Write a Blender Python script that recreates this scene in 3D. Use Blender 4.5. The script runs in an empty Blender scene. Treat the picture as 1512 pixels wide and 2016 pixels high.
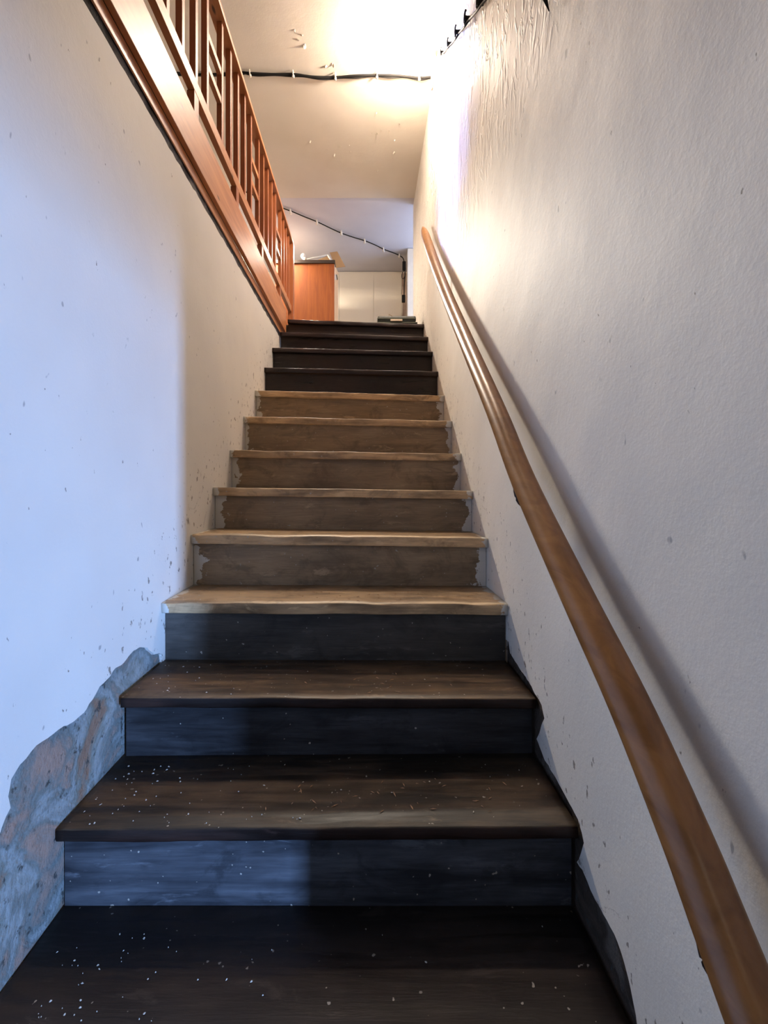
import bpy, bmesh, math, random
from mathutils import Vector, noise
random.seed(7)
sc = bpy.context.scene
E = 1.073            # eye height above the lower hall floor
# ---------------------------------------------------------------- camera
cam_d = bpy.data.cameras.new('camera'); cam = bpy.data.objects.new('camera', cam_d)
sc.collection.objects.link(cam); sc.camera = cam
cam.location = (0, 0, E); cam.rotation_euler = (math.pi/2, 0, 0)
cam_d.sensor_fit = 'VERTICAL'; cam_d.sensor_height = 36
cam_d.lens = 930/2016*36; cam_d.shift_x = 32/2016; cam_d.shift_y = -48/2016
cam_d.clip_start = .02
# ---------------------------------------------------------------- world, exposure
w = bpy.data.worlds.new('world'); sc.world = w; w.use_nodes = True
w.node_tree.nodes['Background'].inputs[0].default_value = (.55, .68, 1, 1)
w.node_tree.nodes['Background'].inputs[1].default_value = 1.0
vs = sc.view_settings
vs.view_transform = 'Standard'; vs.look = 'None'; vs.gamma = 1; vs.use_curve_mapping = False
vs.exposure = 0.62
# ---------------------------------------------------------------- lights
def area(name, loc, target, sx, sy, power, col, spread=180):
    d = bpy.data.lights.new(name, 'AREA'); d.shape = 'RECTANGLE'; d.size = sx; d.size_y = sy
    d.energy = power; d.color = col; d.spread = math.radians(spread)
    o = bpy.data.objects.new(name, d); sc.collection.objects.link(o); o.location = loc
    v = Vector(target)-Vector(loc); o.rotation_euler = v.to_track_quat('-Z', 'Y').to_euler()
    return o
# daylight of the narrow glazed door in the side room, bottom right behind the camera
area('side_daylight', (2.92, -2.78, .62), (-.25, 1.2, .62), .16, 1.1, 36, (.27, .49, 1.0), 60)
# added fill light without a fixture, behind and above the camera
area('lower_hall_fill', (-.1, -1.35, 2.9), (0, 1.2, 1.2), .5, .5, 1.5, (1.0, .86, .72))
# window of the upper hall, right side
area('upper_window_light', (1.25, 4.95, E+2.0), (-1.2, 4.9, E+2.3), .7, 1.0, 8, (.55, .66, 1.0))
# window of the upper hall, left side: falls through the balustrade on the right wall
area('upper_left_window_light', (-1.9, 3.9, E+2.0), (.437, 2.52, E+1.9), .16, .9, 5.5, (.28, .42, 1.0), 22)
def point(name, loc, power, col, r=.04):
    d = bpy.data.lights.new(name, 'POINT'); d.energy = power; d.color = col; d.shadow_soft_size = r
    o = bpy.data.objects.new(name, d); sc.collection.objects.link(o); o.location = loc; return o
# bulb on the stair ceiling, and an added unseen fill light behind the balustrade
point('stair_bulb_light', (.25, 2.86, E+2.71-.115), 50, (1.0, .82, .67), .05)
area('gallery_fill_light', (-1.0, 5.0, E+2.52), (-1.0, 5.001, E+1.3), .3, .3, 55, (1.0, .85, .68))
# spot lamp standing on the cabinet, pointing down the stair
sd = bpy.data.lights.new('cabinet_spot', 'SPOT'); sd.energy = 500; sd.color = (1.0, .90, .76); sd.spot_size = math.radians(42); sd.spot_blend = 1.0
sd.shadow_soft_size = .17
so = bpy.data.objects.new('cabinet_spot', sd); sc.collection.objects.link(so); so.location = (-.686, 4.975, E+2.46)
so.rotation_euler = (Vector((.02, 0, E-.62))-so.location).to_track_quat('-Z', 'Y').to_euler()

# ================================================================ helpers
def W(x, y, z): return Vector((x, y, z+E))
def pt(px, py, Y): return W((px-724)*Y/930, Y, (960-py)*Y/930)
def on_x(px, py, X): Y = X*930/(px-724); return Y, (960-py)*Y/930
def link(name, bm, mats, parent=None, smooth=False):
    me = bpy.data.meshes.new(name)
    bmesh.ops.recalc_face_normals(bm, faces=bm.faces[:])
    bm.to_mesh(me); bm.free()
    for m in (mats if isinstance(mats, (list, tuple)) else [mats]): me.materials.append(m)
    if smooth:
        for p in me.polygons: p.use_smooth = True
    o = bpy.data.objects.new(name, me); sc.collection.objects.link(o)
    if parent: o.parent = parent; o.matrix_parent_inverse = parent.matrix_world.inverted()
    return o
def empty(name, loc, label, cat, group=None):
    o = bpy.data.objects.new(name, None); sc.collection.objects.link(o)
    o.empty_display_size = .05; o.location = loc; o['label'] = label; o['category'] = cat
    if group: o['group'] = group
    bpy.context.view_layer.update()
    return o
def struct(o, label, cat):
    o['kind'] = 'structure'; o['label'] = label; o['category'] = cat; return o
def box(bm, x0, x1, y0, y1, z0, z1, bevel=0, mi=0):
    vs_ = [bm.verts.new((x, y, z)) for x in (x0, x1) for y in (y0, y1) for z in (z0, z1)]
    fs = []
    for q in ((0,1,3,2),(4,6,7,5),(0,4,5,1),(2,3,7,6),(0,2,6,4),(1,5,7,3)):
        f = bm.faces.new([vs_[i] for i in q]); f.material_index = mi; fs.append(f)
    bmesh.ops.recalc_face_normals(bm, faces=fs)
    if bevel:
        es = {e for f in fs for e in f.edges}
        r = bmesh.ops.bevel(bm, geom=list(es), offset=bevel, segments=2, affect='EDGES', profile=.6)
    return vs_
def bx(name, x0, x1, y0, y1, z0, z1, mat, parent=None, bevel=0):
    bm = bmesh.new(); box(bm, x0, x1, y0, y1, z0+E, z1+E, bevel); return link(name, bm, mat, parent)
def tube(bm, pts, r, seg=10, sy=1.0, cap=True, rs=None):
    pts = [Vector(p) for p in pts]; rings = []
    up0 = Vector((0, 0, 1))
    for i, p in enumerate(pts):
        t = (pts[min(i+1, len(pts)-1)]-pts[max(i-1, 0)]).normalized()
        up = up0 if abs(t.z) < .95 else Vector((0, 1, 0))
        a = t.cross(up).normalized(); b = a.cross(t).normalized()
        rr = rs[i] if rs else r
        rings.append([bm.verts.new(p+a*math.cos(k*2*math.pi/seg)*rr+b*math.sin(k*2*math.pi/seg)*rr*sy) for k in range(seg)])
    for i in range(len(rings)-1):
        for k in range(seg):
            bm.faces.new((rings[i][k], rings[i][(k+1)%seg], rings[i+1][(k+1)%seg], rings[i+1][k]))
    if cap:
        bm.faces.new(rings[0][::-1]); bm.faces.new(rings[-1])
def smoothpath(pts, n=6):
    P = [Vector(p) for p in pts]; out = []
    for i in range(len(P)-1):
        p0 = P[max(i-1, 0)]; p1 = P[i]; p2 = P[i+1]; p3 = P[min(i+2, len(P)-1)]
        for k in range(n):
            t = k/n
            out.append(.5*((2*p1)+(-p0+p2)*t+(2*p0-5*p1+4*p2-p3)*t*t+(-p0+3*p1-3*p2+p3)*t**3))
    out.append(P[-1]); return out
def prism_x(name, poly, xf, xb, mats, parent=None, hole=None):
    """polygon in (Y, Z) given a thickness between x = xf and x = xb"""
    bm = bmesh.new()
    a = [bm.verts.new((xf, y, z+E)) for y, z in poly]; f = bm.faces.new(a)
    r = bmesh.ops.extrude_face_region(bm, geom=[f])
    for v in r['geom']:
        if isinstance(v, bmesh.types.BMVert): v.co.x = xb
    bmesh.ops.triangulate(bm, faces=bm.faces[:], ngon_method='EAR_CLIP')
    return link(name, bm, mats, parent)
def rough(poly, amp, step, seed=0):
    """subdivide an open polyline and roughen it with noise"""
    out = []
    for i in range(len(poly)-1):
        a = Vector((*poly[i], 0)); b = Vector((*poly[i+1], 0)); n = max(1, int((b-a).length/step))
        for k in range(n):
            p = a.lerp(b, k/n)
            q = noise.noise_vector(Vector((p.x*23+seed, p.y*23, seed*3.1)))*amp + noise.noise_vector(Vector((p.x*90+seed, p.y*90, 5)))*amp*.5
            if i == 0 and k == 0: q = Vector((0, 0, 0))
            out.append((p.x+q.x, p.y+q.y))
    out.append(poly[-1]); return out

# ================================================================ materials
class NT:
    def __init__(s, name, rough=.8, spec=.5):
        s.m = bpy.data.materials.new(name); s.m.use_nodes = True; s.t = s.m.node_tree
        s.b = s.t.nodes['Principled BSDF']; s.b.inputs['Roughness'].default_value = rough
        s.b.inputs['Specular IOR Level'].default_value = spec
        s.co = s.n('ShaderNodeTexCoord').outputs['Object']
    def n(s, t, **k):
        x = s.t.nodes.new(t)
        for a, b in k.items():
            if hasattr(x, a): setattr(x, a, b)
            else: x.inputs[a.replace('_', ' ')].default_value = b
        return x
    def l(s, a, b): s.t.links.new(a, b)
    def map(s, sx=1, sy=1, sz=1, src=None, rot=(0, 0, 0), loc=(0, 0, 0)):
        m = s.n('ShaderNodeMapping'); m.inputs['Scale'].default_value = (sx, sy, sz)
        m.inputs['Rotation'].default_value = rot; m.inputs['Location'].default_value = loc
        s.l(src or s.co, m.inputs[0]); return m.outputs[0]
    def noise(s, scale, detail=4, r=.55, vec=None, dist=0):
        x = s.n('ShaderNodeTexNoise'); x.inputs['Scale'].default_value = scale
        x.inputs['Detail'].default_value = detail; x.inputs['Roughness'].default_value = r
        x.inputs['Distortion'].default_value = dist
        s.l(vec or s.co, x.inputs['Vector']); return x.outputs['Fac']
    def rng(s, v, a, b, c=0, d=1):
        x = s.n('ShaderNodeMapRange'); x.inputs[1].default_value = a; x.inputs[2].default_value = b
        x.inputs[3].default_value = c; x.inputs[4].default_value = d; s.l(v, x.inputs[0]); return x.outputs[0]
    def mix(s, f, a, b):
        x = s.n('ShaderNodeMix'); x.data_type = 'RGBA'
        if isinstance(f, (int, float)): x.inputs[0].default_value = f
        else: s.l(f, x.inputs[0])
        for v, i in ((a, 6), (b, 7)):
            if isinstance(v, tuple): x.inputs[i].default_value = (*v, 1)
            else: s.l(v, x.inputs[i])
        return x.outputs[2]
    def math(s, op, a, b=None):
        x = s.n('ShaderNodeMath'); x.operation = op
        for v, i in ((a, 0), (b, 1)):
            if v is None: continue
            if isinstance(v, (int, float)): x.inputs[i].default_value = v
            else: s.l(v, x.inputs[i])
        return x.outputs[0]
    def xyz(s, src=None):
        x = s.n('ShaderNodeSeparateXYZ'); s.l(src or s.co, x.inputs[0]); return x.outputs
    def col(s, c):
        if isinstance(c, tuple): s.b.inputs['Base Color'].default_value = (*c, 1)
        else: s.l(c, s.b.inputs['Base Color'])
        return s
    def bump(s, h, strength=.5, dist=.01, prev=None):
        x = s.n('ShaderNodeBump'); x.inputs['Strength'].default_value = strength
        x.inputs['Distance'].default_value = dist; s.l(h, x.inputs['Height'])
        if prev: s.l(prev, x.inputs['Normal'])
        s.l(x.outputs[0], s.b.inputs['Normal']); return x.outputs[0]

def plaster(name, c1, c2, big=.012, speck=(.42, .40, .38), lumps=0.0, dirt_=.08, thr=.73):
    k = NT(name, .62, .25)
    base = k.mix(k.rng(k.noise(1.7, 3), .35, .65), c1, c2)
    st = k.noise(34, 2, .5, k.map(1, 1, .6, rot=(.7, 0, 0)))
    base = k.mix(k.rng(st, thr, thr+.035), base, speck)
    ps = k.xyz()
    hgt = k.math('SUBTRACT', ps[2], k.math('ADD', k.math('MULTIPLY', ps[1], .748), E-1.442))
    near = k.rng(hgt, .10, .34, dirt_, 0 if dirt_ > 0 else dirt_)
    dirt = k.math('ADD', k.noise(48, 3, .6, k.map(1, 1, .6, rot=(.6, 0, 0))), near)
    base = k.mix(k.rng(dirt, .715, .745, 0, .85), base, (.20, .17, .14))
    cr = k.noise(5.5, 6, .62, k.map(1, 1, .75, rot=(.5, 0, 0)), .9)
    line = k.rng(k.math('ABSOLUTE', k.math('SUBTRACT', cr, .5)), .0, .006, 1, 0)
    line = k.math('MULTIPLY', line, k.math('MULTIPLY', k.rng(hgt, .02, .16, 1, 0), k.rng(k.noise(2.1, 2), .52, .60)))
    base = k.mix(k.math('MULTIPLY', line, .7 if dirt_ > 0 else 0), base, (.16, .13, .11))
    k.col(base)
    b1 = k.bump(k.noise(2.2, 2, .45), .6, big*1.6)
    b2 = k.bump(k.noise(13, 4, .55), .35, .004, b1)
    b3 = k.bump(k.noise(120, 3, .6), .35, .0012, b2)
    if lumps:
        v = k.noise(15, 3, .55, k.map(1, 1.6, .7), 1.2)
        z = k.xyz()[2]
        msk = k.math('MULTIPLY', k.rng(v, .5, .66), k.rng(z, E+1.0, E+1.7))
        k.bump(msk, .8, lumps, b3)
    return k.m
M = {}
M['left_plaster'] = plaster('white_limewash_left', (.76, .73, .67), (.70, .67, .62))
M['right_plaster'] = plaster('white_limewash_right', (.79, .745, .67), (.71, .67, .60), lumps=.008)
M['ceiling'] = plaster('cream_ceiling_paint', (.74, .68, .58), (.68, .62, .52), big=.006, thr=.80, dirt_=-.3)
M['ceiling_far'] = plaster('lilac_white_ceiling', (.66, .65, .68), (.59, .58, .62), big=.006, thr=.80, dirt_=-.3)  # far ceiling toned greyer and more lilac than the cream part
M['back'] = plaster('cream_wallpaper', (.80, .74, .62), (.76, .69, .57), big=.003, thr=.80, dirt_=-.3)

def bare(name, cs, seed):
    k = NT(name, .85, .2)
    v = k.noise(5.5, 5, .6, k.map(1, 1, 1.2, loc=(seed, seed, 0)), .6)
    r = k.n('ShaderNodeValToRGB'); k.l(v, r.inputs[0]); e = r.color_ramp.elements
    e[0].position = .36; e[0].color = (*cs[0], 1); e[1].position = .64; e[1].color = (*cs[-1], 1)
    for i, c in enumerate(cs[1:-1]):
        q = e.new(.36+.28*(i+1)/(len(cs)-1)); q.color = (*c, 1)
    hole = k.rng(k.noise(38, 4, .65), .60, .68)
    k.col(k.mix(hole, r.outputs[0], (.07, .07, .065)))
    b = k.bump(v, .8, .02); b = k.bump(k.noise(45, 6, .7), .9, .008, b)
    return k.m
M['bare_left'] = bare('bare_grey_plaster', [(.26, .17, .12), (.20, .22, .20), (.30, .33, .33), (.18, .20, .19), (.34, .24, .19)], 3)
M['bare_right'] = bare('grimy_brown_skirt', [(.05, .035, .025), (.09, .065, .05), (.055, .04, .03), (.14, .12, .10)], 9)

def stepwood(name, dark, light, wear=(.45, .62), edge=None, smear=False, dustspeck=True, rgh=.55, seed=0, smear_w=.045):
    k = NT(name, rgh, .35)
    g = k.noise(4, 6, .6, k.map(.8, 9, 9, loc=(seed, seed, seed)), .5)
    big = k.noise(3.2, 4, .55, k.map(1, 2.2, 2, loc=(seed*2, 0, 0)))
    base = k.mix(k.rng(k.math('ADD', k.math('MULTIPLY', g, .45), k.math('MULTIPLY', big, .55)), *wear), dark, light)
    fine = k.noise(60, 4, .65, k.map(.25, 3, 3))
    base = k.mix(k.rng(fine, .3, .75, 0, .35), base, tuple(c*.45 for c in dark))
    if dustspeck:
        sp = k.noise(75, 1, .5, k.map(1, 1, 1, loc=(seed, 3, 1)))
        base = k.mix(k.rng(sp, .755, .775), base, (.42, .38, .32))
    blot = k.noise(7, 5, .68, k.map(1, 1.6, 1.4, loc=(seed*3, 2, seed)), .8)
    base = k.mix(k.rng(blot, .52, .66, 0, .55), base, tuple(c*.55 for c in dark))
    base = k.mix(k.rng(k.noise(9, 6, .7, k.map(.7, 2.2, 2.6, loc=(seed*5, 1, 4)), .4), .60, .68, 0, .6), base, tuple(min(c*1.25+.01, .8) for c in light))
    if smear:   # whitewash slopped over both ends
        x = k.xyz()[0]; n_ = k.noise(17, 4, .65, k.map(1, 1, 1, loc=(seed, 0, 0)))
        dL = k.math('SUBTRACT', x, -.642); dR = k.math('SUBTRACT', .437, x)
        d = k.math('MINIMUM', dL, dR)
        t = k.math('SUBTRACT', d, k.math('MULTIPLY', k.math('SUBTRACT', n_, .34), smear_w*4.2))
        base = k.mix(k.rng(t, -.002, .003, 1, 0), base, (.62, .60, .54))
    k.col(base)
    k.l(k.rng(g, .3, .7, rgh-.12, rgh+.2), k.b.inputs['Roughness'])
    b = k.bump(g, .5, .002); k.bump(fine, .5, .0012, b)
    return k.m
def planed(name, c1, c2, rgh=.42, along='Y', knots=True):
    k = NT(name, rgh, .5)
    s = (11, .9, 11) if along == 'Y' else (11, 11, .9)
    g = k.noise(2.4, 5, .6, k.map(*s), 1.0)
    base = k.mix(k.rng(g, .36, .66), c1, c2)
    if knots:
        v = k.n('ShaderNodeTexVoronoi'); v.inputs['Scale'].default_value = 1.0
        k.l(k.map(*( (14, 4.2, 14) if along == 'Y' else (14, 14, 4.2) )), v.inputs['Vector'])
        kn = k.rng(v.outputs['Distance'], .05, .11, 1, 0)
        base = k.mix(k.math('MULTIPLY', kn, .85), base, (c1[0]*.12, c1[1]*.1, c1[2]*.1))
    k.col(base); k.bump(g, .25, .001)
    return k.m
M['pine'] = planed('varnished_pine', (.40, .15, .052), (.56, .24, .095))
M['baluster'] = planed('varnished_pine_upright', (.30, .085, .026), (.42, .14, .048), along='Z', knots=False)
M['rail'] = planed('waxed_round_wood', (.20, .085, .026), (.31, .140, .045), .30, knots=False)
M['cabinet'] = planed('orange_veneer', (.24, .052, .003), (.33, .085, .005), .65, along='Z', knots=False)
def flat(name, c, r=.6, metal=0, spec=.5, var=.12):
    k = NT(name, r, spec); k.b.inputs['Metallic'].default_value = metal
    k.col(k.mix(k.rng(k.noise(9, 4), .3, .7), c, tuple(x*(1-var) for x in c)))
    k.bump(k.noise(80, 3), .15, .0008); return k.m
M['black'] = flat('black_rubber', (.010, .009, .008), .7, spec=.2)
M['darkwood'] = flat('dark_stained_edge', (.035, .02, .014), .5)
M['dark_inside'] = flat('dark_slab_edge', (.16, .14, .13), .9)
M['white_plastic'] = flat('white_plastic', (.80, .79, .76), .4)
M['clip'] = flat('painted_cable_clip', (.78, .72, .62), .5)
M['card'] = flat('brown_cardboard', (.42, .27, .14), .85)
M['cream_gloss'] = flat('cream_gloss_paint', (.76, .71, .60), .35)
M['case'] = flat('dark_green_black_plastic', (.010, .013, .009), .5)
M['case_edge'] = flat('worn_case_edge', (.10, .11, .08), .5)
M['label_cream'] = flat('cream_paper_label', (.75, .60, .45), .6)
M['flake'] = flat('white_paint_flake', (.62, .58, .50), .7, var=.3)
M['splinter'] = flat('tan_wood_splinter', (.50, .30, .16), .7, var=.3)
M['floor'] = flat('grey_concrete', (.16, .15, .14), .8)
M['beige'] = flat('torn_beige_paper', (.40, .22, .11), .7, var=.3)
M['strip'] = flat('torn_pinkish_paper', (.56, .43, .34), .8, var=.3)
M['mortar'] = bare('dark_mortar_gap', [(.05, .048, .045), (.12, .11, .11), (.07, .065, .065), (.16, .15, .15)], 5)
kk = NT('glowing_bulb', .3); kk.col((1, .95, .88)); kk.b.inputs['Emission Color'].default_value = (1, .86, .70, 1)
kk.b.inputs['Emission Strength'].default_value = 60; M['bulb'] = kk.m
kk = NT('window_daylight_glass', .2); kk.col((.7, .8, 1)); kk.b.inputs['Emission Color'].default_value = (.6, .75, 1, 1)
kk.b.inputs['Emission Strength'].default_value = 1.5; M['sky_pane'] = kk.m

# ================================================================ steps (measured)
XL, XR = -.642, .437
ZC = 2.71; ZL = 1.286               # ceiling and landing, above the eye
tilt = {1: 0, 2: -.007, 3: .003, 4: .005, 5: .013, 6: .013, 7: .015, 8: .020, 9: .028, 10: .023, 11: .025, 12: .034, 13: .036}
ymid = {1: 2087, 2: 1631, 3: 1375, 4: 1188, 5: 1056, 6: 963, 7: 889.5, 8: 824, 9: 773, 10: 727, 11: 688, 12: 658, 13: 633}
def dep(n): return .4932+.2434*n
def zc(n): return (960-ymid[n])*dep(n)/930
# ---------------------------------------------------------------- left wall: painted layer over bare plaster
dmg = [(0, 1648), (10, 1612), (20, 1592), (15, 1570), (22, 1535), (40, 1505), (60, 1482), (80, 1460), (103, 1444), (125, 1432),
       (147, 1421), (165, 1404), (182, 1378), (196, 1352), (212, 1335), (228, 1318), (244, 1305), (258, 1285), (275, 1274), (290, 1276), (303, 1286)]
dm = [on_x(a, b, XL) for a, b in dmg]
low = [(.70, -.95)] + dm + [(1.475, -.52), (1.50, -.9)]
low = rough(low, .006, .012, 2)
poly = [(-1.6, -E), (.60, -E)] + low + [(1.50, -E), (5.93, -E), (5.93, .95)]
topw = rough([(5.93, .95), (3.7, .95), (3.6, 1.10), (.2, 1.10), (-1.6, 1.10)], .007, .03, 5)
# strip of plain painted wall, thickness 12 mm, over the bare core
wl = prism_x('wall_left', poly[:-1]+topw, XL, XL-.009, M['left_plaster'])
struct(wl, 'uneven white limewashed wall left of the steps', 'wall')
bm = bmesh.new(); box(bm, XL-.16, XL-.0095, -1.6, 5.93, 0, 1.09+E)
for v in bm.verts: pass
o = link('bare_plaster', bm, M['bare_left'], wl); o['label'] = 'patchy grey and brown plaster bared beside the lowest steps'
# ---------------------------------------------------------------- right wall
rp = [(1256, 2030), (1253, 2000), (1243, 1950), (1232, 1905), (1222, 1870), (1208, 1838), (1188, 1800), (1172, 1770), (1158, 1738), (1146, 1712), (1136, 1700), (1140, 1688),
      (1150, 1660), (1146, 1640), (1138, 1612), (1126, 1590), (1112, 1566), (1096, 1535), (1080, 1508), (1072, 1496), (1062, 1470), (1056, 1455),
      (1062, 1440), (1072, 1415), (1066, 1390), (1056, 1370), (1046, 1350), (1030, 1325), (1014, 1303), (1004, 1285), (1001, 1262)]
rq = [on_x(a, b, XR) for a, b in rp]
low = [(.70, -.98)] + rq + [(1.50, -.48), (1.53, -.9)]
low = rough(low, .004, .010, 11)
poly = [(.29, -E), (.68, -E)] + low + [(1.53, -E), (4.50, -E), (4.50, ZC+.02), (.29, ZC+.02)]
wr = prism_x('wall_right', poly, XR, XR+.008, M['right_plaster'])
struct(wr, 'uneven off-white plastered wall right of the steps behind the handrail', 'wall')
bm = bmesh.new(); box(bm, XR+.0085, XR+.15, .29, 4.50, 0, ZC+E+.02)
o = link('bare_plaster', bm, M['bare_right'], wr); o['label'] = 'dark brown grimy plaster bared along the lowest steps'

# rest of the shell (lower hall behind the camera, side room, upper hall)
def shell(name, label, cat, x0, x1, y0, y1, z0, z1, mat):
    return struct(bx(name, x0, x1, y0, y1, z0, z1, mat), label, cat)
shell('floor', 'grey concrete floor at the foot of the steps', 'floor', -.80, 4.2, -4.2, 6.2, -E-.1, -E, M['floor'])
shell('wall_back', 'plain dark wall of the lower hall behind the viewer', 'wall', -.80, 1.2, -1.75, -1.6, -E, ZC+.1, M['dark_inside'])
shell('wall_over_doorway', 'white wall above the side doorway near the viewer', 'wall', XR, XR+.15, -1.6, .285, .40, ZC+.02, M['right_plaster'])  # unseen; lower edge brought down to shade the top of the left wall
shell('wall_beside_doorway', 'dark wall pier beside the side doorway behind the viewer', 'wall', XR, XR+.15, -1.6, -.95, -E, .395, M['dark_inside'])
shell('wall_side_room_far', 'side room wall parallel to the steps', 'wall', 4.1, 4.2, -4.2, 1.5, -E, 1.5, M['dark_inside'])
shell('wall_side_room_end', 'side room end wall', 'wall', XR+.155, 4.1, 1.35, 1.5, -E, 1.5, M['dark_inside'])
shell('wall_side_room_front', 'side room wall with the daylight door', 'wall', 1.2, 4.1, -4.2, -4.05, -E, 1.5, M['dark_inside'])
shell('wall_side_room_near', 'side room partition behind the viewer', 'wall', 1.05, 1.195, -4.05, -1.76, -E, 1.5, M['dark_inside'])
shell('ceiling_side_room', 'side room ceiling', 'ceiling', XR+.155, 4.2, -4.2, 1.5, 1.5, 1.6, M['ceiling'])
shell('ceiling', 'cream painted uneven ceiling above the steps', 'ceiling', -2.1, 1.5, -1.75, 4.42, ZC, ZC+.12, M['ceiling'])
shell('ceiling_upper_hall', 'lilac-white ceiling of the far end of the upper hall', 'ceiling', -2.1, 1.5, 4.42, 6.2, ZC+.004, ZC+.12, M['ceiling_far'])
shell('floor_landing', 'upper hall floor at the head of the steps', 'floor', -2.1, 1.5, 3.72, 6.2, ZL-.14, ZL-.004, M['darkwood'])
shell('floor_gallery', 'floor slab of the gallery behind the balustrade', 'floor', -2.1, -.664, -1.6, 3.715, 1.135, ZL, M['mortar'])
shell('wall_gallery', 'left wall of the upper hall', 'wall', -2.1, -2.0, -1.6, 6.0, ZL, ZC, M['left_plaster'])
shell('wall_gallery_front', 'front wall of the gallery behind the viewer', 'wall', -2.0, -.805, -1.75, -1.6, ZL, ZC, M['left_plaster'])
wb = shell('wall_hall_end', 'cream papered end wall of the upper hall with worn vertical seams', 'wall', -2.0, 1.5, 5.93, 6.05, ZL, ZC, M['back'])
# papered panels with slight joints
xs = [-2.0, -1.45, -.90, -.36, .075, .425]
for i in range(len(xs)-1):
    bm = bmesh.new(); box(bm, xs[i]+.002, xs[i+1]-.002, 5.922, 5.9295, E+ZL+.002, E+ZC-.02-.006*(i % 2), .002)
    link('wallpaper_panel', bm, M['back'], wb)
# torn brown corner strip on the end wall
bm = bmesh.new()
L_ = [(.432, ZC-.02), (.427, ZC-.25), (.44, ZC-.42), (.432, ZC-.62), (.45, ZC-.80), (.437, ZC-1.0), (.435, ZL+.002)]
R_ = [(.511, z) for x, z in L_]
for (a, b), (c, d) in zip(zip(L_, L_[1:]), zip(R_, R_[1:])):
    bm.faces.new([bm.verts.new((p[0], y, p[1]+E)) for p, y in ((a, 5.927), (c, 5.927), (d, 5.927), (b, 5.927))])
bmesh.ops.remove_doubles(bm, verts=bm.verts[:], dist=1e-5)
bmesh.ops.solidify(bm, geom=bm.faces[:], thickness=.003)
o = link('torn_strip', bm, M['strip'], wb); o['label'] = 'torn brownish strip in the corner'
# recess with window on the right
shell('wall_recess_near', 'wall return beside the hall window', 'wall', XR+.155, 1.4, 4.36, 4.50, ZL, ZC, M['right_plaster'])
shell('wall_recess_far', 'wall beyond the hall window', 'wall', .514, 1.4, 5.36, 5.925, ZL, ZC, M['back'])
jm = bx('trim_recess',   .452, .513, 5.352, 5.50, ZL, ZC-.002, M['cream_gloss']); struct(jm, 'cream painted upright casing at the far right corner', 'trim')
jm = bx('trim_wall_edge', XR-.002, XR+.154, 4.502, 4.535, ZL, ZC-.002, M['white_plastic'], None, .004); struct(jm, 'white corner bead at the end of the right wall', 'trim')
# hall window (right recess) : sill wall, frame, glass
shell('wall_recess_sill', 'wall under the hall window', 'wall', 1.4, 1.5, 4.36, 5.50, ZL, ZL+.35, M['right_plaster'])
wn = bx('window_1', 1.40, 1.46, 4.50, 4.55, ZL+.35, ZC, M['cream_gloss']); struct(wn, 'white framed hall window in the right recess', 'window')
for (a, b, c, d) in ((5.31, 5.36, ZL+.35, ZC), (4.55, 5.31, ZL+.35, ZL+.40), (4.55, 5.31, ZC-.05, ZC), (4.91, 4.95, ZL+.40, ZC-.05)):
    bx('window_frame', 1.40, 1.46, a, b, c, d, M['cream_gloss'], wn)
bx('pane', 1.43, 1.435, 4.55, 4.91, ZL+.40, ZC-.05, M['sky_pane'], wn)
bx('pane', 1.43, 1.435, 4.95, 5.31, ZL+.40, ZC-.05, M['sky_pane'], wn)

# ---------------------------------------------------------------- staircase
stair = empty('staircase', (-.1, .7, 0), 'steep straight flight of worn painted wooden steps between two white walls', 'stairs')
dk = (.030, .018, .013)
mats_t = {1: stepwood('tread_black_brown', (.018, .013, .011), (.050, .036, .028), (.44, .60), seed=1),
          2: stepwood('tread_dark_worn', (.022, .016, .011), (.105, .070, .042), (.44, .58), seed=2),
          3: stepwood('tread_brown', (.060, .040, .024), (.20, .125, .066), (.42, .58), seed=3)}
for n in range(4, 10): mats_t[n] = stepwood('tread_tan_dusty_%s' % 'abcdef'[n-4], (.24, .165, .095), (.58, .42, .25), (.36, .54), seed=n*1.7, smear=True, smear_w=.022)
dark_t = stepwood('tread_dark_brown_paint', (.018, .010, .007), (.050, .030, .020), (.40, .62), seed=20, dustspeck=False, rgh=.4)
for n in range(10, 14): mats_t[n] = dark_t
front_t = stepwood('nosing_dark_red_brown', (.012, .007, .006), (.038, .018, .013), (.42, .6), seed=30, dustspeck=False, rgh=.4)
front_w = stepwood('nosing_worn_tan', (.20, .13, .07), (.68, .45, .24), (.38, .54), seed=33, smear=True, smear_w=.03)
mats_r = {2: stepwood('riser_black_gloss', (.030, .032, .038), (.130, .138, .155), (.40, .64), seed=41, rgh=.5),
          3: stepwood('riser_black_brown', (.018, .018, .020), (.065, .065, .070), (.40, .62), seed=43, rgh=.5),
          4: stepwood('riser_dark_grey', (.040, .036, .032), (.100, .088, .075), (.40, .62), seed=44, rgh=.5)}
for n in range(5, 10): mats_r[n] = stepwood('riser_dusty_brown_%s' % 'abcde'[n-5], (.20, .14, .083), (.42, .30, .18), (.36, .66), seed=n*2.3, smear=True, smear_w=.05 if n < 7 else .034, rgh=.6)
dark_r = stepwood('riser_dark_brown_paint', (.014, .008, .006), (.034, .020, .014), (.40, .62), seed=50, dustspeck=False, rgh=.35)
for n in range(10, 14): mats_r[n] = dark_r
xl = {n: XL+.001 for n in range(1, 14)}; xr = {n: XR-.001 for n in range(1, 14)}
for n in (1, 2): xl[n] = XL-.006; xr[n] = XR-.001
xl[12] = -.6345; xl[13] = -.6205
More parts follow.
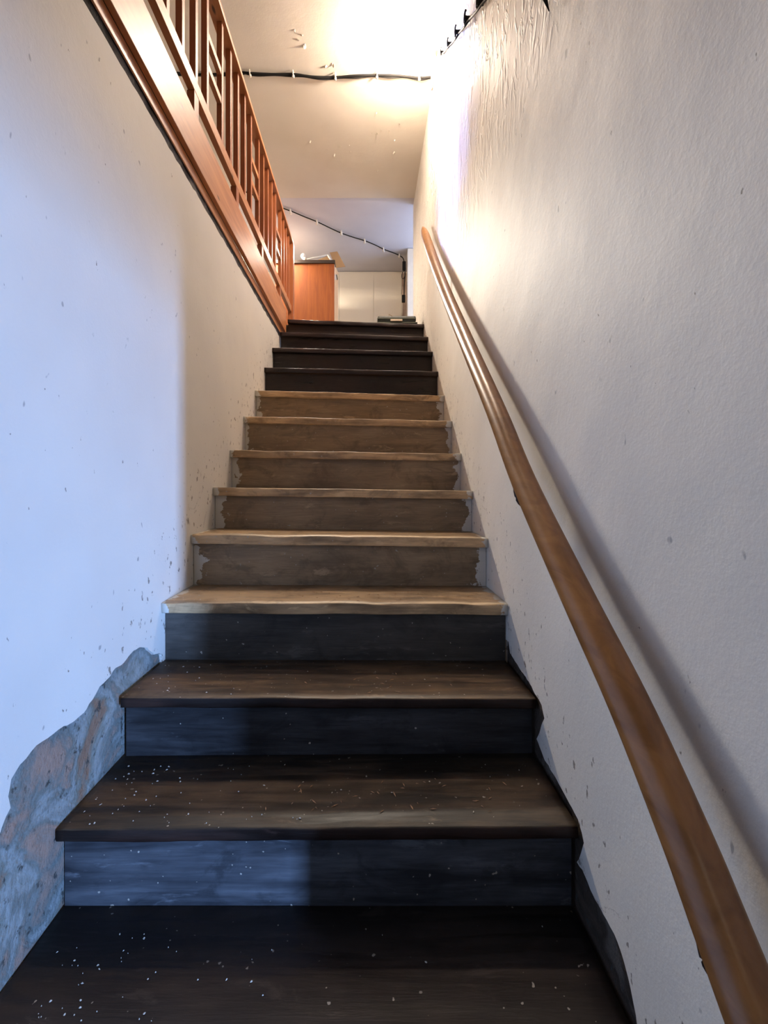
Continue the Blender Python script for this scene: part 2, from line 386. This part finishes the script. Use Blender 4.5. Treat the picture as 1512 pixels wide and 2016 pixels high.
lab_t = {1: 'lowest visible tread, almost black with white paint specks', 2: 'dark brown tread with straw-like splinters', 3: 'brown tread with a dark reddish nosing',
         4: 'tan dusty tread with a frayed pale front edge', 10: 'dark brown painted tread above the tan ones', 13: 'dark brown landing edge at the head of the flight'}
lab_r = {2: 'black riser under the dark tread with straw-like splinters', 4: 'dark grey riser under the frayed tan tread'}
for n in range(1, 14):
    d = dep(n); z = zc(n)+E; th = .026 if n < 4 else (.034 if n < 10 else .030)
    back = dep(n+1)+.028 if n < 13 else 3.715
    x0, x1 = xl[n], xr[n]; NX = 60
    prof = [(back, 0), (d+.006, 0), (d+.0012, -.0015), (d, -.005), (d+.0003, -th+.003), (d+.002, -th), (back, -th)]
    bm = bmesh.new(); rows = []
    for i in range(NX+1):
        x = x0+(x1-x0)*i/NX; dz = -tilt[n]*(x+.10)
        row = []
        for j, (py, pz) in enumerate(prof):
            wv = 0; wz = 0
            if 1 <= j <= 5:
                amp = .0035 if 4 <= n < 10 else .002
                wv = amp*noise.noise(Vector((x*9, n*7.3, j*.6)))+amp*.5*noise.noise(Vector((x*45, n*3.1, j)))
                wz = amp*.7*noise.noise(Vector((x*6+40, n*7.3, 0)))
                if j in (1, 2): wz -= (.004 if 3 < n < 10 else .001)*max(0, noise.noise(Vector((x*14, n*5.1, 9))))
            row.append(bm.verts.new((x, py+wv, z+pz+dz+wz)))
        rows.append(row)
    P = len(prof)
    for i in range(NX):
        for j in range(P):
            f = bm.faces.new((rows[i][j], rows[i][(j+1) % P], rows[i+1][(j+1) % P], rows[i+1][j]))
            f.material_index = 1 if 2 <= j <= 4 else 0
            f.smooth = True
    bm.faces.new(rows[0]); bm.faces.new(rows[-1][::-1])
    o = link('tread', bm, [mats_t[n], front_w if 4 <= n < 10 else front_t], stair)
    if n in lab_t: o['label'] = lab_t[n]
    if n == 1: continue
    # riser: from behind tread n-1 to the underside of tread n
    bm = bmesh.new(); NX = 24; rows = []
    yf = d+.0285
    zt = lambda x: zc(n)+E-th+.009-tilt[n]*(x+.10)
    zb = lambda x: zc(n-1)+E-.022-tilt[n-1]*(x+.10)
    for i in range(NX+1):
        x = x0+.001+(x1-x0-.002)*i/NX
        w_ = .0012*noise.noise(Vector((x*4, n, 0)))
        rows.append([bm.verts.new((x, yf+w_, zt(x)-.001)), bm.verts.new((x, yf+.0006+w_, zb(x))), bm.verts.new((x, yf+.018, zb(x))), bm.verts.new((x, yf+.018, zt(x)-.001))])
    for i in range(NX):
        for j in range(4): bm.faces.new((rows[i][j], rows[i][(j+1) % 4], rows[i+1][(j+1) % 4], rows[i+1][j]))
    bm.faces.new(rows[0]); bm.faces.new(rows[-1][::-1])
    o = link('riser', bm, mats_r[n], stair)
    if n in lab_r: o['label'] = lab_r[n]

# loose flakes and splinters
def flakes(name, mat, spots, parent, label, long=False):
    bm = bmesh.new()
    for (x, y, z, s) in spots:
        a = random.random()*6.28; e = (s, s*.18) if long else (s, s*(.4+random.random()*.5))
        vs_ = []
        m = 4 if long else 6
        top = bm.verts.new((x, y, z+.0018+random.random()*.001))
        for k in range(m):
            t = k/m*6.283; rr = .75+random.random()*.4
            u = math.cos(t)*e[0]*rr; v = math.sin(t)*e[1]*rr
            vs_.append(bm.verts.new((x+u*math.cos(a)-v*math.sin(a), y+u*math.sin(a)+v*math.cos(a), z+.0004)))
        for k in range(m): bm.faces.new((vs_[k], vs_[(k+1) % m], top))
    o = link(name, bm, mat); o['kind'] = 'stuff'; o['label'] = label; o['category'] = parent
    return o
def ontread(n, x, f):
    return x, dep(n)+.015+f*.21, zc(n)+E-tilt[n]*(x+.1)+.0009
sp = []
for n, cnt in ((1, 70), (2, 85), (3, 34), (4, 30), (5, 12)):
    for _ in range(cnt):
        x = -.1+random.uniform(-.52, .52) if random.random() < .45 else XL+.02+abs(random.gauss(0, .16))
        x = min(max(x, XL+.015), XR-.02)
        sp.append((*ontread(n, x, random.random()), random.choice([.0010, .0014, .0018, .0026, .0034]) if n > 1 else random.choice([.0010, .0013, .0018, .0026])))
flakes('paint_flakes', M['flake'], sp, 'debris', 'white paint flakes and crumbs scattered over the lowest treads')
sp = []
for n, cnt, c in ((2, 34, .06), (4, 22, 0), (3, 12, 0)):
    for _ in range(cnt):
        x = random.gauss(c, .16); x = min(max(x, -.55), .38)
        sp.append((*ontread(n, x, random.uniform(.05, .7)), random.uniform(.004, .010)))
flakes('wood_splinters', M['splinter'], sp, 'debris', 'thin tan wood splinters lying on the lower treads', True)

# ---------------------------------------------------------------- fascia below the balustrade
tr = bx('trim_1', -.6465, -.641, -1.59, 3.60, 1.137, 1.1795, M['pine'], None, .002); struct(tr, 'narrow pine strip along the top of the left wall', 'trim')
tr = bx('trim_2', -.6405, -.622, -1.59, 3.60, 1.180, 1.352, M['pine'], None, .002); struct(tr, 'wide knotty pine fascia board edging the gallery floor', 'trim')
bm = bmesh.new()
for i in range(160):
    y0 = .3+i*.0206; y1 = y0+.0206
    f = lambda y: .004*noise.noise(Vector((y*11, 2, 0)))+.003*noise.noise(Vector((y*40, 7, 0)))
    a = [bm.verts.new((-.654+f(y)*1.2, y, E+1.093)) for y in (y0, y1)]; b = [bm.verts.new((-.6485+f(y+3), y, E+1.1345)) for y in (y0, y1)]
    bm.faces.new((a[0], a[1], b[1], b[0]))
bmesh.ops.remove_doubles(bm, verts=bm.verts[:], dist=1e-5)
link('mortar_bed', bm, M['mortar'], wl)
# ---------------------------------------------------------------- balustrade
bal = empty('balustrade', (-.64, 2, E+ZL), 'varnished pine balustrade of square uprights above the left wall', 'railing')
XF, XB = -.625, -.650
bx('bottom_rail', XB, XF, .2, 3.868, 1.437, 1.488, M['pine'], bal, .002)
hr = bx('handrail', -.668, -.612, .2, 3.90, 2.003, 2.026, M['pine'], bal, .003)
Ys = []
y = .40
grp = [.66, .785, .905, 1.025, 1.15, 1.347, 1.47, 1.593, 1.718, 1.839, 2.028, 2.155, 2.278, 2.405, 2.534, 2.714, 2.838, 2.962, 3.086, 3.210, 3.410, 3.525, 3.635, 3.745]
src = None
def cp(o, y, y0):
    c = o.copy(); sc.collection.objects.link(c); c.parent = o.parent; c.matrix_parent_inverse = o.matrix_parent_inverse; c.location.y = o.location.y+(y-y0); return c
for y in grp:
    if src is None: src = bx('baluster', XB+.001, XF-.001, y, y+.024, 1.4885, 2.0025, M['baluster'], bal, .0015); y0 = y
    else: cp(src, y, y0)
s1 = s2 = None
for a, b in ((1.175, 1.346), (1.864, 2.027), (2.559, 2.713), (3.235, 3.409)):
    for zr in (1.800, 1.675):
        bx('rung', XB+.003, XF-.003, a, b, zr-.028, zr, M['pine'], bal, .001)
for i, y in enumerate((.62, 1.17, 1.705, 2.25, 2.79, 3.36)):
    bx('spacer_block', -.6415-.012, -.6225-.003, y, y+.045, 1.3525, 1.4365, M['baluster'], bal, .0015)
nw = bx('newel_post', -.655, -.610, 3.87, 3.925, ZL, 2.0025, M['baluster'], bal, .002)
nw['label'] = 'orange varnished end post'

# ---------------------------------------------------------------- wall handrail on the right
hp = empty('wall_handrail', (XR, 1.1, E), 'round golden-brown wooden handrail fixed to the right wall', 'handrail')
rpix = [(1440, 1880, .368), (1350, 1648, .368), (1238, 1385, .368), (1137, 1175, .368), (1032, 950, .368), (978, 812, .370), (918, 672, .374), (880, 582, .378), (853, 510, .382), (833, 449, .386)]
pp = []
for a, b, X in rpix:
    Y, Z = on_x(a, b, X); pp.append(Vector((X, Y, Z+E)))
d0 = (pp[0]-pp[1]).normalized(); pp = [pp[0]+d0*.28] + pp
path = smoothpath(pp, 6)
rs = [.0285]*len(path); rs[-1] = .010; rs[-2] = .021; rs[-3] = .027
bm = bmesh.new(); tube(bm, path, .03, 20, 1.0, True, rs)
link('rail', bm, M['rail'], hp, True)
for t in (10, 32, 52):
    if t >= len(path): continue
    p = path[t]
    bm = bmesh.new()
    tube(bm, smoothpath([p+Vector((.004, 0, -.030)), p+Vector((.004, 0, -.085)), p+Vector((.020, 0, -.118)), Vector((XR-.004, p.y, p.z-.125))], 4), .006, 8)
    b_ = link('bracket', bm, M['darkwood'], hp, True)
    bm = bmesh.new(); bmesh.ops.create_cone(bm, cap_ends=True, segments=16, radius1=.014, radius2=.014, depth=.004)
    for v in bm.verts: v.co = Vector((v.co.z+XR-.003, v.co.x+p.y, v.co.y+p.z-.125))
    link('wall_plate', bm, M['white_plastic'], b_)

# ---------------------------------------------------------------- cables
def cable(name, pts, r, label, clips, mat_clip, clipsize=.012, parent=None, twin=0):
    t = empty(name, pts[len(pts)//2], label, 'cable')
    path = smoothpath(pts, 8)
    bm = bmesh.new(); tube(bm, path, r, 8)
    link('cord', bm, M['black'], t, True)
    if twin:
        bm = bmesh.new(); tube(bm, [p+Vector((0, twin, .004*math.sin(i*.5))) for i, p in enumerate(path)], r*.8, 8)
        link('cord', bm, M['black'], t, True)
    return t
def clip_ceiling(t, x, y, s=.012, drop=.02):
    bm = bmesh.new()
    bmesh.ops.create_cone(bm, cap_ends=True, segments=12, radius1=s*.55, radius2=s*.45, depth=drop)
    for v in bm.verts: v.co += Vector((x, y+s*.6, E+ZC-.0005-drop/2))
    # saddle over the cord
    ring = []
    for k in range(9):
        a = math.pi*k/8
        ring.append(Vector((x, y-.002+math.cos(a)*s*.8, E+ZC-.004-math.sin(a)*s*1.15)))
    tube(bm, ring, s*.28, 6)
    return link('cable_clip', bm, M['clip'], t, True)
zc1 = ZC-.012
def cpt(px, py, dz=.012):   # a point of the ceiling plane seen at (px, py)
    Y = (ZC-dz)*930/(960-py); return Vector(((px-724)*Y/930, Y, ZC-dz+E))
pts = [cpt(a, b, c) for a, b, c in ((230, 146, .012), (330, 143, .012), (400, 147, .013), (470, 143, .012), (492, 144, .014), (535, 146, .018), (577, 146, .013), (615, 151, .022), (660, 152, .013), (700, 149, .020), (742, 148, .013), (785, 149, .018), (822, 153, .013), (848, 152, .013))]
c1 = cable('ceiling_cable', pts, .0065, 'thick black cable clipped across the cream ceiling toward the lamp', None, None, twin=.011)
for px, py in ((405, 143), (492, 143), (577, 144), (660, 149), (742, 146), (826, 150)):
    p = cpt(px, py); clip_ceiling(c1, p.x, p.y, .015, .03)
pts = [cpt(a, b, .008) for a, b in ((470, 372), (520, 393), (560, 411), (574, 416), (600, 427), (625, 437), (650, 449), (672, 459), (695, 467), (718, 474), (740, 483), (756, 491), (775, 498), (786, 503))]
pts += [pt(793, 508, 5.50), pt(796, 516, 5.50)]
c2 = cable('ceiling_cable', pts, .0055, 'thin black cable running diagonally over the far lilac ceiling to the corner', None, None)
for px, py in ((572, 415), (624, 436), (672, 457), (718, 473), (755, 490), (786, 502)):
    p = cpt(px, py, .008); clip_ceiling(c2, p.x, p.y-.004, .024, .034)
# connector, hanging loop and plug at the end wall
cn = empty('hanging_plug_lead', pt(796, 560, 5.5), 'short black lead with connector and plug hanging at the far corner', 'cable')
def bxp(name, px0, px1, py0, py1, Y0, Y1, mat, parent, bev=0):
    a = pt(px0, py1, Y0); b = pt(px1, py0, Y0)
    bm = bmesh.new(); box(bm, a.x, b.x, Y0, Y1, a.z, b.z, bev); return link(name, bm, mat, parent)
bxp('connector', 792.5, 799, 514, 531, 5.485, 5.515, M['black'], cn, .004)
bm = bmesh.new(); tube(bm, smoothpath([pt(797, 530, 5.50), pt(797.5, 540, 5.50), pt(796.5, 552, 5.50), pt(795.8, 565, 5.50), pt(795.5, 582, 5.50)], 5), .0055, 8)
link('cord', bm, M['black'], cn, True)
bm = bmesh.new(); tube(bm, smoothpath([pt(796.5, 532, 5.495), pt(792, 538, 5.49), pt(791.2, 546, 5.49), pt(794, 549, 5.49), pt(797, 543, 5.495), pt(796.8, 536, 5.495)], 5), .004, 8)
link('cord', bm, M['black'], cn, True)
bxp('plug', 791.5, 798, 580, 594, 5.48, 5.515, M['black'], cn, .005)
# right wall cable with dark hooks
def rw(px, py, off=.012):
    Y, Z = on_x(px, py, XR-off); return Vector((XR-off, Y, Z+E))
c3 = cable('wall_cable', [rw(1010, -60), rw(962, -8), rw(940, 20, .02), rw(925, 37), rw(915, 52, .022), rw(905, 64), rw(897, 76, .022), rw(889, 86), rw(881, 95, .02), rw(875, 102), rw(868, 108)], .0045,
           'black cable on hooks climbing the right wall to the lamp', None, None)
for (px, py), s in zip(((952, 4), (925, 37), (905, 63), (889, 86), (875, 103)), (.020, .017, .015, .014, .013)):
    p = rw(px, py, .0)
    bm = bmesh.new()
    tube(bm, [Vector((XR-.0005, p.y, p.z)), Vector((XR-.012, p.y, p.z)), Vector((XR-.022, p.y, p.z+.002))], s*.6, 10)
    tube(bm, [Vector((XR-.020, p.y+math.cos(a)*s, p.z+.006+math.sin(a)*s*1.5)) for a in [i*math.pi/8-2.2 for i in range(13)]], s*.25, 6)
    link('hook', bm, M['black'], c3, True)
# single dark spike near the top edge
nl = empty('wall_hook', rw(1088, 5, 0), 'dark pointed iron spike in the right wall at the top', 'hook')
p = rw(1087, -6, 0); q = rw(1086, 22, 0)
bm = bmesh.new(); tube(bm, [Vector((XR-.0005, p.y, p.z+.05)), Vector((XR-.02, p.y, p.z+.03)), Vector((XR-.018, p.y, p.z)), Vector((XR-.006, q.y, q.z))], .006, 8, 1, True, [.007, .008, .006, .001])
link('shank', bm, M['black'], nl, True)

# ---------------------------------------------------------------- ceiling lamp and torn beige strip
lp = empty('ceiling_lamp', W(.30, 2.98, ZC), 'glowing bulb in a white ceiling holder at the top right corner', 'lamp')
bm = bmesh.new(); bmesh.ops.create_cone(bm, cap_ends=True, segments=28, radius1=.040, radius2=.05, depth=.030)
for v in bm.verts: v.co += W(.25, 2.86, ZC-.0155)
link('base', bm, M['white_plastic'], lp, True)
bm = bmesh.new(); bmesh.ops.create_uvsphere(bm, u_segments=24, v_segments=16, radius=.035)
for v in bm.verts: v.co += W(.25, 2.86, ZC-.062)
link('bulb', bm, M['bulb'], lp, True)
bs = empty('paper_strip', pt(858, 140, 3.05), 'torn beige strip peeling from the corner beside the lamp', 'paper strip')
bm = bmesh.new()
S = [(850, 97, 872, 99), (857, 106, 869, 106), (861, 118, 871, 112), (861, 130, 871, 126), (857, 145, 870, 142), (854, 158, 869, 160), (852, 170, 866, 170), (849, 178, 858, 178)]
rows = []
for i, (a, b, c, d_) in enumerate(S):
    t = i/(len(S)-1); Yr = 2.89+.27*t
    A = Vector(((a-724)*Yr/930, Yr, (960-b)*Yr/930+E)); B = Vector(((c-724)*Yr/930, Yr, (960-d_)*Yr/930+E))
    A.z = min(A.z, E+ZC-.004); B.z = min(B.z, E+ZC-.004); A.x = min(A.x, XR-.004); B.x = min(B.x, XR-.004)
    mid = (A+B)/2+Vector((-.003, -.006, -.008))
    rows.append([bm.verts.new(A), bm.verts.new(mid), bm.verts.new(B)])
for i in range(len(rows)-1):
    for j in range(2): bm.faces.new((rows[i][j], rows[i][j+1], rows[i+1][j+1], rows[i+1][j]))
bmesh.ops.solidify(bm, geom=bm.faces[:], thickness=.003)
link('curled_paper', bm, M['beige'], bs)

# peeling flakes on the ceiling
bm = bmesh.new()
fl = [(611, 278, .016), (659, 304, .018), (776, 300, .022), (742, 262, .018), (751, 255, .010), (777, 276, .012), (741, 222, .012), (787, 243, .012), (669, 287, .014), (688, 286, .010), (733, 261, .01), (766, 258, .01), (645, 294, .008), (690, 298, .010), (574, 318, .014), (744, 336, .010), (595, 68, .018), (600, 90, .02), (580, 60, .012), (588, 78, .014), (655, 127, .02), (642, 130, .014)]
for px, py, s in fl:
    p = cpt(px, py, 0)
    a = random.random()*6.28; n_ = 6; ring = []
    for k in range(n_):
        t = a+k/n_*6.283; rr = s*(.6+random.random()*.6)
        ring.append(bm.verts.new((p.x+math.cos(t)*rr*.5, p.y+math.sin(t)*rr*.8, p.z-.0006-(.012 if k < 2 else 0)*(s/.02))))
    c = bm.verts.new((p.x, p.y, p.z-.006))
    for k in range(n_): bm.faces.new((ring[k], ring[(k+1) % n_], c))
cf = link('peeling_flakes', bm, M['ceiling'], bpy.data.objects['ceiling']); cf['kind'] = 'stuff'

# ---------------------------------------------------------------- cabinet at the far left of the landing
Yc = 5.0
cb = empty('cabinet', (-.55, Yc+.2, E+ZL), 'tall orange-brown cabinet with a dark top edge at the head of the steps', 'cabinet')
a = pt(575, 640, Yc); b = pt(658.5, 519, Yc)
x0 = -.98; x1 = b.x
bx('body', x0, x1, Yc+.018, Yc+.45, ZL, b.z-E, M['label_cream'], cb)
bx('front_panel', x0, x1-.002, Yc, Yc+.0175, ZL, b.z-E-.001, M['cabinet'], cb, .002)
bx('top', x0-.01, x1+.006, Yc-.012, Yc+.45, b.z-E+.0005, b.z-E+.034, M['darkwood'], cb, .002)
bx('side_strip', x1+.0005, x1+.036, Yc+.03, Yc+.06, ZL, b.z-E-.16, M['label_cream'], cb)
zt_ = b.z+.035
# small white lamp with a bent arm lying on the cabinet
ld = empty('desk_lamp', (-.6, Yc+.05, zt_), 'white jointed desk lamp with a round head on the orange cabinet', 'lamp')
hd = pt(597.5, 504.5, Yc+.03)
bm = bmesh.new(); bmesh.ops.create_uvsphere(bm, u_segments=20, v_segments=14, radius=.029)
for v in bm.verts: v.co += hd
link('head', bm, M['white_plastic'], ld, True)
bm = bmesh.new(); tube(bm, [pt(598.5, 507, Yc+.03), pt(603, 511.5, Yc+.03)], .017, 12, 1, True, [.022, .013])
link('neck', bm, M['clip'], ld, True)
p1 = pt(603.5, 511, Yc+.03); p2 = pt(605, 510.5, Yc+.03); p3 = pt(645, 502, Yc+.03); p4 = pt(652.5, 512.3, Yc+.03); p4.z = zt_+.008
bm = bmesh.new(); tube(bm, [p1, p2, p3], .0085, 10); link('arm', bm, M['white_plastic'], ld, True)
bm = bmesh.new(); tube(bm, [p3, p4], .0085, 10); link('arm', bm, M['white_plastic'], ld, True)
# cardboard box with open flaps
cbx = empty('cardboard_box', (-.42, Yc+.25, zt_), 'open brown cardboard box with slanting flaps behind the white lamp', 'box')
def quad(name, P4, mat, parent, th=.005):
    bm = bmesh.new(); n_ = (P4[1]-P4[0]).cross(P4[2]-P4[0]).normalized()*th
    f = [bm.verts.new(p) for p in P4]; g = [bm.verts.new(p+n_) for p in P4]
    bm.faces.new(f); bm.faces.new(g[::-1])
    for i in range(4): bm.faces.new((f[i], f[(i+1) % 4], g[(i+1) % 4], g[i]))
    return link(name, bm, mat, parent)
bx('box_side', -.66, -.385, Yc+.13, Yc+.36, zt_-E+.001, zt_-E+.052, M['card'], cbx, .002)
quad('flap', [pt(649, 497, Yc+.14), pt(664, 495, Yc+.14), pt(680, 525, Yc+.14), pt(661, 527, Yc+.14)], M['card'], cbx)
quad('flap', [pt(648, 503, Yc+.13), pt(660, 524, Yc+.13), pt(667.5, 540, Yc+.05), pt(659.8, 540, Yc+.05)], M['label_cream'], cbx)
quad('flap', [pt(622, 513, Yc+.12), pt(645, 504, Yc+.12), pt(650, 512, Yc+.12), pt(640, 515, Yc+.12)], M['card'], cbx)

# ---------------------------------------------------------------- black case lying on the landing edge
zl = zc(13)+E-.036*(.24+.1)
a = pt(742.5, 630, 3.78); b = pt(819, 630, 3.78)
cs = empty('tool_case', ((a.x+b.x)/2, 3.9, E+ZL), 'flat dark green-black plastic case lying on the top landing', 'case')
bx('lower_shell', a.x+.003, b.x+.010, 3.76, 4.02, ZL+.0, ZL+.033, M['case'], cs, .008)
bx('lid', a.x, b.x, 3.762, 4.02, ZL+.0345, ZL+.085, M['case'], cs, .016)
bx('rim', a.x+.004, b.x-.002, 3.757, 3.7615, ZL+.058, ZL+.064, M['case_edge'], cs)
bx('rim', a.x+.004, b.x+.008, 3.754, 3.7595, ZL+.024, ZL+.031, M['case_edge'], cs)
h = bx('handle', a.x+.105, a.x+.200, 3.745, 3.758, ZL+.036, ZL+.050, M['label_cream'], cs, .003); h['label'] = 'pale cream handle'
bm = bmesh.new(); q = [pt(765, 618, 3.82), pt(767, 622.5, 3.82), pt(765, 622.5, 3.82)]
tube(bm, [pt(765.4, 624, 3.82), pt(765.4, 618.5, 3.82), pt(774, 623.5, 3.82)], .0022, 6)
o = link('catch', bm, M['card'], cs)
